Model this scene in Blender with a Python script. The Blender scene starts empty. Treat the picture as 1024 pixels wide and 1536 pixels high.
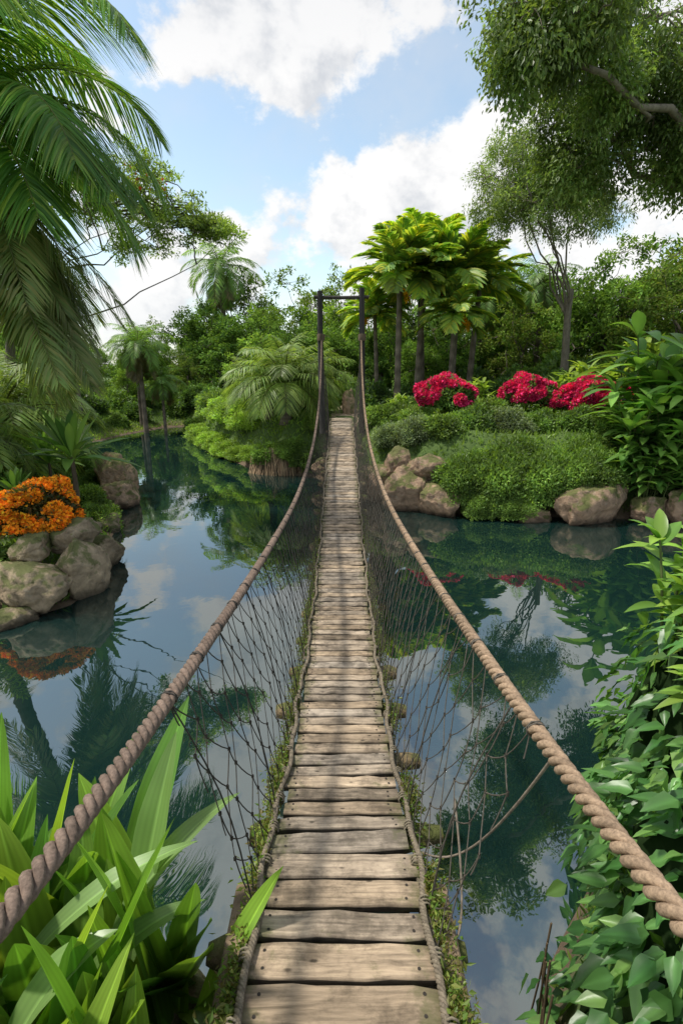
import bpy, math
import numpy as np
from mathutils import Vector, noise as mnoise
rng = np.random.default_rng(11)
scene = bpy.context.scene
PI = math.pi

# ------------------------------------------------------------------ helpers
def nrmz(a):
    return a / np.maximum(np.linalg.norm(a, axis=-1, keepdims=True), 1e-9)
def sstep(a, b, x):
    t = np.clip((x - a) / (b - a), 0, 1)
    return t * t * (3 - 2 * t)

class MB:
    def __init__(s):
        s.v = []; s.c = []; s.f = []; s.m = []; s.sm = []; s.n = 0
    def add(s, verts, faces, col, mat=0, smooth=False):
        verts = np.asarray(verts, float).reshape(-1, 3)
        faces = np.asarray(faces, int)
        col = np.asarray(col, float)
        if col.ndim == 1: col = np.tile(col, (len(verts), 1))
        s.v.append(verts); s.c.append(col)
        s.f.append(faces + s.n)
        s.m.append(np.full(len(faces), mat)); s.sm.append(np.full(len(faces), smooth))
        s.n += len(verts)
    def mesh(s, name, mats):
        me = bpy.data.meshes.new(name)
        V = np.concatenate(s.v); C = np.concatenate(s.c)
        me.vertices.add(len(V)); me.vertices.foreach_set('co', V.astype(np.float32).ravel())
        loops = np.concatenate([f.ravel() for f in s.f])
        tot = np.concatenate([np.full(len(f), f.shape[1]) for f in s.f])
        st = np.concatenate([[0], np.cumsum(tot)[:-1]])
        me.loops.add(len(loops)); me.loops.foreach_set('vertex_index', loops.astype(np.int32))
        me.polygons.add(len(tot)); me.polygons.foreach_set('loop_start', st.astype(np.int32))
        me.polygons.foreach_set('material_index', np.concatenate(s.m).astype(np.int32))
        me.polygons.foreach_set('use_smooth', np.concatenate(s.sm).astype(bool))
        me.update(calc_edges=True)
        at = me.attributes.new('Col', 'FLOAT_COLOR', 'POINT')
        rgba = np.ones((len(V), 4), np.float32); rgba[:, :3] = np.clip(C, 0, 1)
        at.data.foreach_set('color', rgba.ravel())
        for m in mats: me.materials.append(m)
        return me

def obj(name, me, loc=(0, 0, 0), rz=0, sc=1, parent=None, rot=None):
    o = bpy.data.objects.new(name, me)
    scene.collection.objects.link(o)
    o.location = loc
    o.rotation_euler = rot if rot else (0, 0, rz)
    o.scale = (sc, sc, sc) if not hasattr(sc, '__len__') else sc
    if parent: o.parent = parent
    return o

def tube(mb, path, rad, k=8, col=(.2, .2, .2), mat=0, cap=True, twist=0):
    P = np.asarray(path, float); n = len(P)
    R = np.broadcast_to(np.asarray(rad, float), (n,))
    T = nrmz(np.gradient(P, axis=0))
    ref = np.zeros(3); ref[np.argmin(np.abs(T).mean(0))] = 1
    S = nrmz(np.cross(T, ref)); U = np.cross(S, T)
    a = np.arange(k) / k * 2 * PI
    V = P[:, None] + R[:, None, None] * (np.cos(a)[None, :, None] * S[:, None] + np.sin(a)[None, :, None] * U[:, None])
    i = np.arange(n - 1)[:, None] * k; j = np.arange(k)[None]; j2 = (j + 1) % k
    F = np.stack([i + j, i + j2, i + k + j2, i + k + j], -1).reshape(-1, 4)
    c = np.asarray(col, float)
    if c.ndim == 2: c = np.repeat(c, k, 0)
    mb.add(V.reshape(-1, 3), F, c, mat, True)
    if cap:
        for idx in (0, n - 1):
            vv = V[idx]; mb.add(vv, np.arange(k)[None], c[:3] if c.ndim == 1 else c[:k], mat)

def segs(mb, P0, P1, r, col, mat=0, k=4):
    P0 = np.asarray(P0); P1 = np.asarray(P1); N = len(P0)
    T = nrmz(P1 - P0); ref = np.tile([0.31, 0.17, 0.93], (N, 1))
    S = nrmz(np.cross(T, ref)); U = np.cross(S, T)
    a = np.arange(k) / k * 2 * PI
    ring = np.cos(a)[None, :, None] * S[:, None] + np.sin(a)[None, :, None] * U[:, None]
    r = np.broadcast_to(np.asarray(r, float), (N,))[:, None, None]
    V = np.concatenate([P0[:, None] + r * ring, P1[:, None] + r * ring], 1)
    j = np.arange(k); j2 = (j + 1) % k
    F = np.stack([j, j2, k + j2, k + j], -1)[None] + (np.arange(N) * 2 * k)[:, None, None]
    mb.add(V.reshape(-1, 3), F.reshape(-1, 4), col, mat, True)

# leaf templates
def T_diamond():
    return dict(t=np.array([0, .42, 1, .42]), s=np.array([0, 1, 0, -1.]), mid=np.array([1, 0, 1, 0.]),
                f=np.array([[0, 1, 2], [0, 2, 3]]))
def T_strap(n, kind='lance', cross=3):
    ts = np.linspace(0, 1, n + 1)
    if kind == 'lance': w = np.sin(PI * ts ** .75) ** .8 * .92 + .12 * (1 - ts)
    elif kind == 'blade': w = np.sin(PI * ts ** .95) ** .75 * .9 + .22 * (1 - ts)
    elif kind == 'paddle': w = np.sin(PI * np.clip(ts, 0, 1) ** 1.35) ** .8 + .08 * (1 - ts)
    elif kind == 'ovate': w = np.sin(PI * ts ** .55) ** .85
    else: w = (1 - ts) ** .5 * np.minimum(1, ts * 6 + .35)
    w = np.clip(np.nan_to_num(w), 0.015, 1)
    cs = np.linspace(-1, 1, cross)
    t = np.repeat(ts, cross); s = (w[:, None] * cs[None]).ravel()
    row = (np.abs(cs) < .01).astype(float)
    if cross > 6: row = row - .3 * (np.arange(cross) % 2)      # parallel veins
    mid = np.tile(row, n + 1)
    i = np.arange(n)[:, None] * cross; j = np.arange(cross - 1)[None]
    f = np.stack([i + j, i + j + 1, i + cross + j + 1, i + cross + j], -1).reshape(-1, 4)
    return dict(t=t, s=s, mid=mid, f=f)
TD = T_diamond()
TS2 = T_strap(2, 'lance', 2); TS4 = T_strap(4, 'needle', 3); TL6 = T_strap(6, 'lance', 3)
TL12 = T_strap(14, 'blade', 13); TP6 = T_strap(6, 'paddle', 3); TO4 = T_strap(5, 'ovate', 5)

def leaves(mb, pos, d, n, L, W, col, T=TD, grav=0., fold=.2, mat=0, midk=.25, smooth=False, wav=0):
    N = len(pos)
    d = nrmz(d); side = nrmz(np.cross(d, n)); n = np.cross(side, d)
    L = np.broadcast_to(np.asarray(L, float), (N,))[:, None, None]
    W = np.broadcast_to(np.asarray(W, float), (N,))[:, None, None] * .5
    g = np.broadcast_to(np.asarray(grav, float), (N,))[:, None, None]
    t = T['t'][None, :, None]; s = T['s'][None, :, None]
    V = pos[:, None] + d[:, None] * L * t + side[:, None] * W * s + n[:, None] * W * np.abs(s) * fold * 2
    V = V + np.array([0, 0, -1.])[None, None] * L * g * t ** 2
    hd = d.copy(); hd[:, 2] = 0
    V = V + hd[:, None] * L * g * .35 * t ** 2
    if wav:
        ph = rng.random((N, 1, 1)) * 6
        V = V + n[:, None] * W * wav * np.sin(t * 14 + ph) * s
    C = np.asarray(col, float)
    if C.ndim == 1: C = np.tile(C, (N, 1))
    C = C[:, None] * (1 + T['mid'][None, :, None] * midk)
    C = np.broadcast_to(C, V.shape)
    K = V.shape[1]
    F = T['f'][None] + (np.arange(N) * K)[:, None, None]
    mb.add(V.reshape(-1, 3), F.reshape(-1, T['f'].shape[1]), C.reshape(-1, 3), mat, smooth)

def rdir(n, r=rng):
    return nrmz(r.normal(size=(n, 3)))
def pal(n, cols, r=rng, jit=.18):
    cols = np.asarray(cols, float)
    a = cols[r.integers(0, len(cols), n)]; b = cols[r.integers(0, len(cols), n)]
    k = r.random((n, 1))
    return (a * k + b * (1 - k)) * (1 + jit * r.normal(size=(n, 1)))

# ------------------------------------------------------------------ node helpers
def newmat(name):
    m = bpy.data.materials.new(name); m.use_nodes = True
    nt = m.node_tree; nt.nodes.clear()
    return m, nt
def N(nt, typ, **kw):
    n = nt.nodes.new(typ)
    for k, v in kw.items():
        setattr(n, k, v)
    return n
def LK(nt, a, b): nt.links.new(a, b)
def math_(nt, op, a, b=None, c=None, clamp=False):
    n = nt.nodes.new('ShaderNodeMath'); n.operation = op; n.use_clamp = clamp
    for i, x in enumerate((a, b, c)):
        if x is None: continue
        if isinstance(x, (int, float)): n.inputs[i].default_value = x
        else: nt.links.new(x, n.inputs[i])
    return n.outputs[0]
def mixc(nt, f, a, b, bt='MIX'):
    n = nt.nodes.new('ShaderNodeMix'); n.data_type = 'RGBA'; n.blend_type = bt
    for sock, x in ((n.inputs[0], f), (n.inputs[6], a), (n.inputs[7], b)):
        if isinstance(x, (int, float)): sock.default_value = x
        elif isinstance(x, tuple): sock.default_value = (*x, 1) if len(x) == 3 else x
        else: nt.links.new(x, sock)
    return n.outputs[2]
def mapr(nt, x, a, b, c=0., d=1., interp='SMOOTHSTEP'):
    n = nt.nodes.new('ShaderNodeMapRange'); n.interpolation_type = interp
    nt.links.new(x, n.inputs[0])
    for i, v in zip((1, 2, 3, 4), (a, b, c, d)): n.inputs[i].default_value = v
    return n.outputs[0]
def noise(nt, vec, scale, detail=4, rough=.55, dist=0):
    n = nt.nodes.new('ShaderNodeTexNoise')
    n.inputs['Scale'].default_value = scale; n.inputs['Detail'].default_value = detail
    n.inputs['Roughness'].default_value = rough; n.inputs['Distortion'].default_value = dist
    if vec is not None: nt.links.new(vec, n.inputs['Vector'])
    return n.outputs['Fac']

def leaf_mat(name, trans=.3, rough=.45, nscale=.7, lo=.65, hi=1.3, spec=.35, far=False):
    m, nt = newmat(name)
    at = N(nt, 'ShaderNodeAttribute', attribute_name='Col')
    geo = N(nt, 'ShaderNodeNewGeometry')
    nz = noise(nt, geo.outputs['Position'], nscale, 1)
    k = mapr(nt, nz, .3, .7, lo, hi, 'LINEAR')
    c = N(nt, 'ShaderNodeVectorMath', operation='SCALE')
    LK(nt, at.outputs['Color'], c.inputs[0]); LK(nt, k, c.inputs['Scale']); c = c.outputs[0]
    out = N(nt, 'ShaderNodeOutputMaterial')
    if far:
        bs = N(nt, 'ShaderNodeBsdfDiffuse'); LK(nt, c, bs.inputs[0])
    else:
        bs = N(nt, 'ShaderNodeBsdfPrincipled')
        bs.inputs['Roughness'].default_value = rough
        bs.inputs['Specular IOR Level'].default_value = spec
        LK(nt, c, bs.inputs['Base Color'])
    tr = N(nt, 'ShaderNodeBsdfTranslucent')
    c2 = N(nt, 'ShaderNodeVectorMath', operation='MULTIPLY'); c2.inputs[1].default_value = (1.8, 1.8, .7)
    LK(nt, c, c2.inputs[0]); LK(nt, c2.outputs[0], tr.inputs[0])
    mx = N(nt, 'ShaderNodeMixShader'); mx.inputs[0].default_value = trans
    LK(nt, bs.outputs[0], mx.inputs[1]); LK(nt, tr.outputs[0], mx.inputs[2])
    LK(nt, mx.outputs[0], out.inputs[0])
    return m

def solid_mat(name, nscale=8, stretch=(1, 1, 1), lo=.5, hi=1.35, rough=.85, bump=.4, bdist=.02, moss=0, spec=.25, detail=7, knots=0):
    m, nt = newmat(name)
    at = N(nt, 'ShaderNodeAttribute', attribute_name='Col')
    geo = N(nt, 'ShaderNodeNewGeometry')
    mp = N(nt, 'ShaderNodeMapping'); mp.inputs['Scale'].default_value = stretch
    LK(nt, geo.outputs['Position'], mp.inputs['Vector'])
    n1 = noise(nt, mp.outputs[0], nscale, detail, .65, .3)
    n2 = noise(nt, mp.outputs[0], nscale * .22, 4, .6)
    f = math_(nt, 'ADD', math_(nt, 'MULTIPLY', n1, .65), math_(nt, 'MULTIPLY', n2, .35))
    k = mapr(nt, f, .34, .66, lo, hi, 'LINEAR')
    if knots:
        mp2 = N(nt, 'ShaderNodeMapping'); mp2.inputs['Scale'].default_value = (.55, 1, 1)
        LK(nt, geo.outputs['Position'], mp2.inputs['Vector'])
        vo = N(nt, 'ShaderNodeTexVoronoi'); vo.inputs['Scale'].default_value = 9
        LK(nt, mp2.outputs[0], vo.inputs['Vector'])
        kn = mapr(nt, vo.outputs['Distance'], .04, .13, .28, 1.)
        k = math_(nt, 'MULTIPLY', k, kn)
        st = noise(nt, geo.outputs['Position'], 5, 6, .72)
        k = math_(nt, 'MULTIPLY', k, mapr(nt, st, .35, .6, .5, 1.08))
    comb = N(nt, 'ShaderNodeCombineColor')
    for i in range(3): LK(nt, k, comb.inputs[i])
    c = mixc(nt, 1.0, at.outputs['Color'], comb.outputs[0], 'MULTIPLY')
    if knots:
        sx_ = N(nt, 'ShaderNodeSeparateXYZ'); LK(nt, geo.outputs['Position'], sx_.inputs[0])
        ed = math_(nt, 'ADD', mapr(nt, math_(nt, 'ABSOLUTE', sx_.outputs[0]), .22, .44, 0, .22), noise(nt, geo.outputs['Position'], 7, 5, .7))
        c = mixc(nt, mapr(nt, ed, .58, .78, 0, .6), c, (.09, .095, .035))
    if moss:
        sp = N(nt, 'ShaderNodeSeparateXYZ'); LK(nt, geo.outputs['Normal'], sp.inputs[0])
        li = noise(nt, geo.outputs['Position'], 7, 6, .7)
        c = mixc(nt, mapr(nt, li, .54, .68, 0, .35), c, (.34, .31, .24))
        mo = math_(nt, 'ADD', math_(nt, 'MULTIPLY', sp.outputs[2], .2), noise(nt, geo.outputs['Position'], 2.6, 6, .65))
        mf = mapr(nt, mo, .53, .68, 0, .85)
        c = mixc(nt, mf, c, (.08, .10, .024))
        sz = N(nt, 'ShaderNodeSeparateXYZ'); LK(nt, geo.outputs['Position'], sz.inputs[0])
        wet = mapr(nt, math_(nt, 'ADD', sz.outputs[2], math_(nt, 'MULTIPLY', n1, .2)), .12, .38, .3, 1.)
        cw = N(nt, 'ShaderNodeCombineColor')
        for i in range(3): LK(nt, wet, cw.inputs[i])
        c = mixc(nt, 1.0, c, cw.outputs[0], 'MULTIPLY')
    bs = N(nt, 'ShaderNodeBsdfPrincipled'); bs.inputs['Roughness'].default_value = rough
    bs.inputs['Specular IOR Level'].default_value = spec
    LK(nt, c, bs.inputs['Base Color'])
    bp = N(nt, 'ShaderNodeBump'); bp.inputs['Strength'].default_value = bump; bp.inputs['Distance'].default_value = bdist
    LK(nt, f, bp.inputs['Height']); LK(nt, bp.outputs[0], bs.inputs['Normal'])
    out = N(nt, 'ShaderNodeOutputMaterial'); LK(nt, bs.outputs[0], out.inputs[0])
    return m

M_leaf = leaf_mat('foliage', .38)
M_far = leaf_mat('foliage_distant', .3, far=True)
M_leafn = leaf_mat('foliage_near', .36, .34, 2.5, .7, 1.25, .4)
M_flower = leaf_mat('petals', .12, .6, 3, .7, 1.3, .2)
M_bark = solid_mat('bark', 9, (1, 1, .35), bump=.6, bdist=.04)
M_rock = solid_mat('stone', 4.2, lo=.35, hi=1.5, bump=1., bdist=.12, moss=1, rough=.85, detail=12)
M_rope = solid_mat('rope_fibre', 90, lo=.5, hi=1.35, bump=.6, bdist=.005, detail=3)
M_net = solid_mat('net_cord', 40, lo=.6, hi=1.3, bump=.2, bdist=.003, detail=2)
M_wood = solid_mat('weathered_plank', 40, (.09, 1, 1), lo=.35, hi=1.5, bump=.8, bdist=.01, knots=1)
M_path = solid_mat('path_earth', 12, lo=.6, hi=1.3, bump=.5)
M_post = solid_mat('dark_timber', 12, (1, 1, .1), lo=.5, hi=1.5, bump=.6, bdist=.02)
M_core = solid_mat('shrub_interior', 6, bump=0, rough=1, spec=0)

# ------------------------------------------------------------------ terrain
POND = np.array([(-30, 3.2), (-8, 3.0), (-3, 2.5), (-1.2, 2.25), (-.5, 1.9), (.6, 1.6), (1.05, 1.3), (1.25, 2.2), (1.9, 3.1), (2.8, 3.9), (4.2, 4.5),
    (7.5, 5.2), (12, 6), (40, 8), (40, 11), (20, 12.8), (12, 13.4), (10.5, 13.9), (8.5, 14.1), (6, 14.3), (3.5, 14.6), (1.8, 15.1), (.8, 16.6),
    (-.2, 18.6), (-1.0, 20.1), (-1.9, 20.6), (-3.3, 20.9), (-4.0, 22.3), (-6, 25.5), (-8.3, 30), (-10.1, 35), (-11.2, 38.5), (-12.4, 40.3),
    (-13.6, 39.5), (-14.6, 35), (-14.8, 30), (-12.7, 25), (-10.5, 21), (-7.7, 18.2), (-7.1, 16.5), (-6.8, 14.5), (-5.9, 12.5), (-5.1, 10.7),
    (-4.7, 9.4), (-4.9, 8.3), (-6, 7.3), (-9, 6.6), (-30, 6)])
def sdf(x, y):
    x = np.asarray(x, float); y = np.asarray(y, float)
    d = np.full(x.shape, 1e9); ins = np.zeros(x.shape, bool)
    n = len(POND)
    for i in range(n):
        ax, ay = POND[i]; bx, by = POND[(i + 1) % n]
        ex, ey = bx - ax, by - ay
        t = np.clip(((x - ax) * ex + (y - ay) * ey) / (ex * ex + ey * ey), 0, 1)
        d = np.minimum(d, np.hypot(x - ax - t * ex, y - ay - t * ey))
        c = ((ay > y) != (by > y)) & (x < (bx - ax) * (y - ay) / (by - ay + 1e-12) + ax)
        ins ^= c
    return np.where(ins, -d, d)
def hgt(x, y):
    x = np.asarray(x, float); y = np.asarray(y, float)
    d = sdf(x, y)
    lx = np.interp(y, [0, 16, 24, 45], [-3, -3, -9, -13])
    right = sstep(-1, 1, x - lx)
    near = 1 - sstep(6, 9, y)
    Hf = 1.25 + right * .95 + 1.2 * sstep(36, 60, y) + 1.2 * sstep(6, 16, x) * sstep(15, 24, y)
    Hn = 1.0 + .45 * sstep(-.3, 1, x)
    H = Hf * (1 - near) + Hn * near
    w = 3.6 - 1.6 * right - near * .9
    w = w * (1 - .6 * near)
    z = H * np.clip(sstep(-.1, 1, d / w), 0, 1)
    nz = .06 * np.sin(x * 1.7 + 1.3 * np.sin(y * .9)) + .05 * np.sin(y * 2.3 + x * .8) + .03 * np.sin(x * 4.1 + y * 3.3)
    z = z + nz * sstep(.1, 1.5, d)
    return np.where(d > 0, z + .015, -1.1 * sstep(0, 1.5, -d) - .02 + .015)

def grid_axis(lo, hi, n, ext):
    a = np.linspace(lo, hi, n)
    e = np.array([1.5, 4, 9, 18, 40, 90, 200, 450, ext])
    return np.concatenate([lo - e[::-1], a, hi + e])
gx = grid_axis(-26, 24, 251, 900); gy = grid_axis(-5, 50, 276, 900)
X, Y = np.meshgrid(gx, gy, indexing='ij')
Z = hgt(X, Y)
nx, ny = X.shape
ii, jj = np.meshgrid(np.arange(nx - 1), np.arange(ny - 1), indexing='ij')
F = np.stack([ii * ny + jj, (ii + 1) * ny + jj, (ii + 1) * ny + jj + 1, ii * ny + jj + 1], -1).reshape(-1, 4)
mb = MB(); mb.add(np.stack([X, Y, Z], -1).reshape(-1, 3), F, (.05, .09, .03), 0, True)
m, nt = newmat('ground_soil_and_grass')
geo = N(nt, 'ShaderNodeNewGeometry'); sp = N(nt, 'ShaderNodeSeparateXYZ'); LK(nt, geo.outputs['Position'], sp.inputs[0])
n1 = noise(nt, geo.outputs['Position'], 9, 8, .7); n2 = noise(nt, geo.outputs['Position'], .9, 4)
grass = mixc(nt, n1, (.03, .07, .012), (.12, .18, .04)); soil = mixc(nt, n1, (.05, .033, .02), (.2, .14, .085))
f = mapr(nt, math_(nt, 'ADD', sp.outputs[2], math_(nt, 'MULTIPLY', n2, .5)), .35, .75)
c = mixc(nt, f, soil, grass)
bs = N(nt, 'ShaderNodeBsdfPrincipled'); bs.inputs['Roughness'].default_value = .95; LK(nt, c, bs.inputs['Base Color'])
bp = N(nt, 'ShaderNodeBump'); bp.inputs['Distance'].default_value = .06; LK(nt, n1, bp.inputs['Height']); LK(nt, bp.outputs[0], bs.inputs['Normal'])
out = N(nt, 'ShaderNodeOutputMaterial'); LK(nt, bs.outputs[0], out.inputs[0])
obj('ground', mb.mesh('ground', [m]))

# ------------------------------------------------------------------ water
mb = MB(); mb.add([(-60, -1, 0), (60, -1, 0), (60, 46, 0), (-60, 46, 0)], [[0, 1, 2, 3]], (0, 0, 0))
m, nt = newmat('pond_water')
geo = N(nt, 'ShaderNodeNewGeometry')
nz = noise(nt, geo.outputs['Position'], 1.3, 3, .5, .4)
bp = N(nt, 'ShaderNodeBump'); bp.inputs['Distance'].default_value = .012; bp.inputs['Strength'].default_value = .2
LK(nt, nz, bp.inputs['Height'])
df = N(nt, 'ShaderNodeBsdfDiffuse'); df.inputs[0].default_value = (.006, .020, .018, 1)
gl = N(nt, 'ShaderNodeBsdfGlossy'); gl.inputs['Roughness'].default_value = .012; gl.inputs[0].default_value = (.89, .94, .93, 1)
LK(nt, bp.outputs[0], gl.inputs['Normal'])
fr = N(nt, 'ShaderNodeFresnel'); fr.inputs[0].default_value = 1.45
fac = math_(nt, 'ADD', math_(nt, 'MULTIPLY', fr.outputs[0], .8), .21, clamp=True)
mx = N(nt, 'ShaderNodeMixShader'); LK(nt, fac, mx.inputs[0]); LK(nt, df.outputs[0], mx.inputs[1]); LK(nt, gl.outputs[0], mx.inputs[2])
out = N(nt, 'ShaderNodeOutputMaterial'); LK(nt, mx.outputs[0], out.inputs[0])
obj('pond_water', mb.mesh('pond_water', [m]))

# ------------------------------------------------------------------ rope bridge
def curve(ys, zs):
    ys = np.array(ys, float); zs = np.array(zs, float)
    m = np.gradient(zs, ys)
    def f(y):
        y = np.asarray(y, float)
        i = np.clip(np.searchsorted(ys, y) - 1, 0, len(ys) - 2)
        h = ys[i + 1] - ys[i]; t = np.clip((y - ys[i]) / h, 0, 1)
        return ((2*t**3 - 3*t**2 + 1) * zs[i] + (t**3 - 2*t**2 + t) * h * m[i] + (-2*t**3 + 3*t**2) * zs[i+1] + (t**3 - t**2) * h * m[i+1])
    return f
deckz = curve([-2.5, 0, 1.0, 1.44, 2.6, 4, 5.4, 7, 8.7, 11, 14, 17, 20.2, 21], [1.8, 1.76, 1.63, 1.52, 1.2, .9, .7, .6, .67, .95, 1.42, 1.86, 2.3, 2.34])
railz = curve([-2.4, -1, .2, .9, 3.05, 4.9, 8, 11, 14.7, 17, 18.6, 19.5], [3.6, 3.2, 2.93, 2.77, 2.47, 2.28, 2.08, 2.13, 2.6, 3.3, 4.3, 5.3])
railx = curve([-2.4, 0, 1, 3, 6, 12, 19.5], [.86, .82, .79, .76, .73, .71, .71])
bridge = bpy.data.objects.new('rope_suspension_footbridge', None); scene.collection.objects.link(bridge)

mb = MB(); nails = MB()
y = -2.2; prof = np.array([(-.5, -.38), (-.5, .30), (-.45, .5), (.45, .5), (.5, .30), (.5, -.38), (.44, -.5), (-.44, -.5)])
pshade = np.array([.25, .45, 1, 1, .45, .25, .25, .25])  # painted gap shade: plank sides and undersides darkened in vertex colour
while y < 20.4:
    near = y < 2.55
    w = (.20 if near else .155) * rng.uniform(.93, 1.06)
    gap = rng.uniform(.016, .028)
    W = (.84 if near else .80) + rng.uniform(-.03, .03)
    th = .05
    yc = y + w / 2; zc = float(deckz(yc)); sl = float(deckz(yc + .05) - deckz(yc - .05)) / .1
    xs = np.linspace(-.5, .5, 9) * W + rng.uniform(-.014, .014)
    rz = rng.normal(0, .008); rx = rng.normal(0, .012); warp = rng.normal(0, .0035, 9)
    ends = np.ones(9); ends[0] = ends[-1] = .93
    V = []; CC = []
    ew = rng.normal(0, .0026, (9, 2))
    base = np.array([.38, .285, .19]) * rng.uniform(.64, 1.12)
    gy_ = rng.random() * .5; base = base * (1 - gy_) + base.mean() * np.array([1.06, 1, .9]) * gy_
    for a, xx in enumerate(xs):
        yy = prof[:, 0] * (w - gap) * ends[a] + np.where(prof[:, 0] > 0, ew[a, 0], ew[a, 1])
        zz = prof[:, 1] * th * ends[a]
        V.append(np.stack([np.full(8, xx), yc + yy + rz * xx * 2.4, zc + zz - .02 + yy * (sl + rx) + warp[a] + xx * rx * .5], -1))
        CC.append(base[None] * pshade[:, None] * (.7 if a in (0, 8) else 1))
    V = np.array(V).reshape(-1, 3); CC = np.array(CC).reshape(-1, 3)
    i = np.arange(8)[:, None] * 8; j = np.arange(8)[None]; j2 = (j + 1) % 8
    Fq = np.stack([i + j, i + j2, i + 8 + j2, i + 8 + j], -1).reshape(-1, 4)
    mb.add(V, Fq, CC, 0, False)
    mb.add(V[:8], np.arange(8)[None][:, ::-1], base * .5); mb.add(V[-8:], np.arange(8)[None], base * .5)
    for sx in (-1, 1):
        for q in ((-.22, .22) if near else (-.18, .2)):
            px = sx * (W / 2 - rng.uniform(.06, .08)); py = yc + q * w
            a = np.arange(7) / 7 * 2 * PI; rr = .008
            pz = zc + .0075 + q * w * (sl + rx) + px * rx * .5
            nails.add(np.stack([px + rr * np.cos(a), py + rr * np.sin(a), np.full(7, pz)], -1), np.arange(7)[None], (.03, .025, .02))
    y += w
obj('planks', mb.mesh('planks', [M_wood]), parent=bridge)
obj('nails', nails.mesh('nails', [M_post]), parent=bridge)

def twisted(mb, P, r, pitch, col, k=7, strands=3, off=.52, sr=.56):
    seg = np.linalg.norm(np.diff(P, axis=0), axis=1); s = np.concatenate([[0], np.cumsum(seg)])
    L = s[-1]; n = int(L / pitch * 11); u = np.linspace(0, L, n)
    Q = np.stack([np.interp(u, s, P[:, i]) for i in range(3)], -1)
    T = nrmz(np.gradient(Q, axis=0)); S = nrmz(np.cross(T, [0, 0, 1.])); U = np.cross(S, T)
    c = np.asarray(col) * (1 + .15 * np.sin(u * 3.1)[:, None] * np.sin(u * 1.3 + 1)[:, None])
    for q in range(strands):
        a = u / pitch * 2 * PI + q * 2 * PI / strands
        tube(mb, Q + (np.cos(a)[:, None] * S + np.sin(a)[:, None] * U) * r * off, r * sr, k, c * (1, .86, 1.08)[q % 3], 0)

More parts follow.
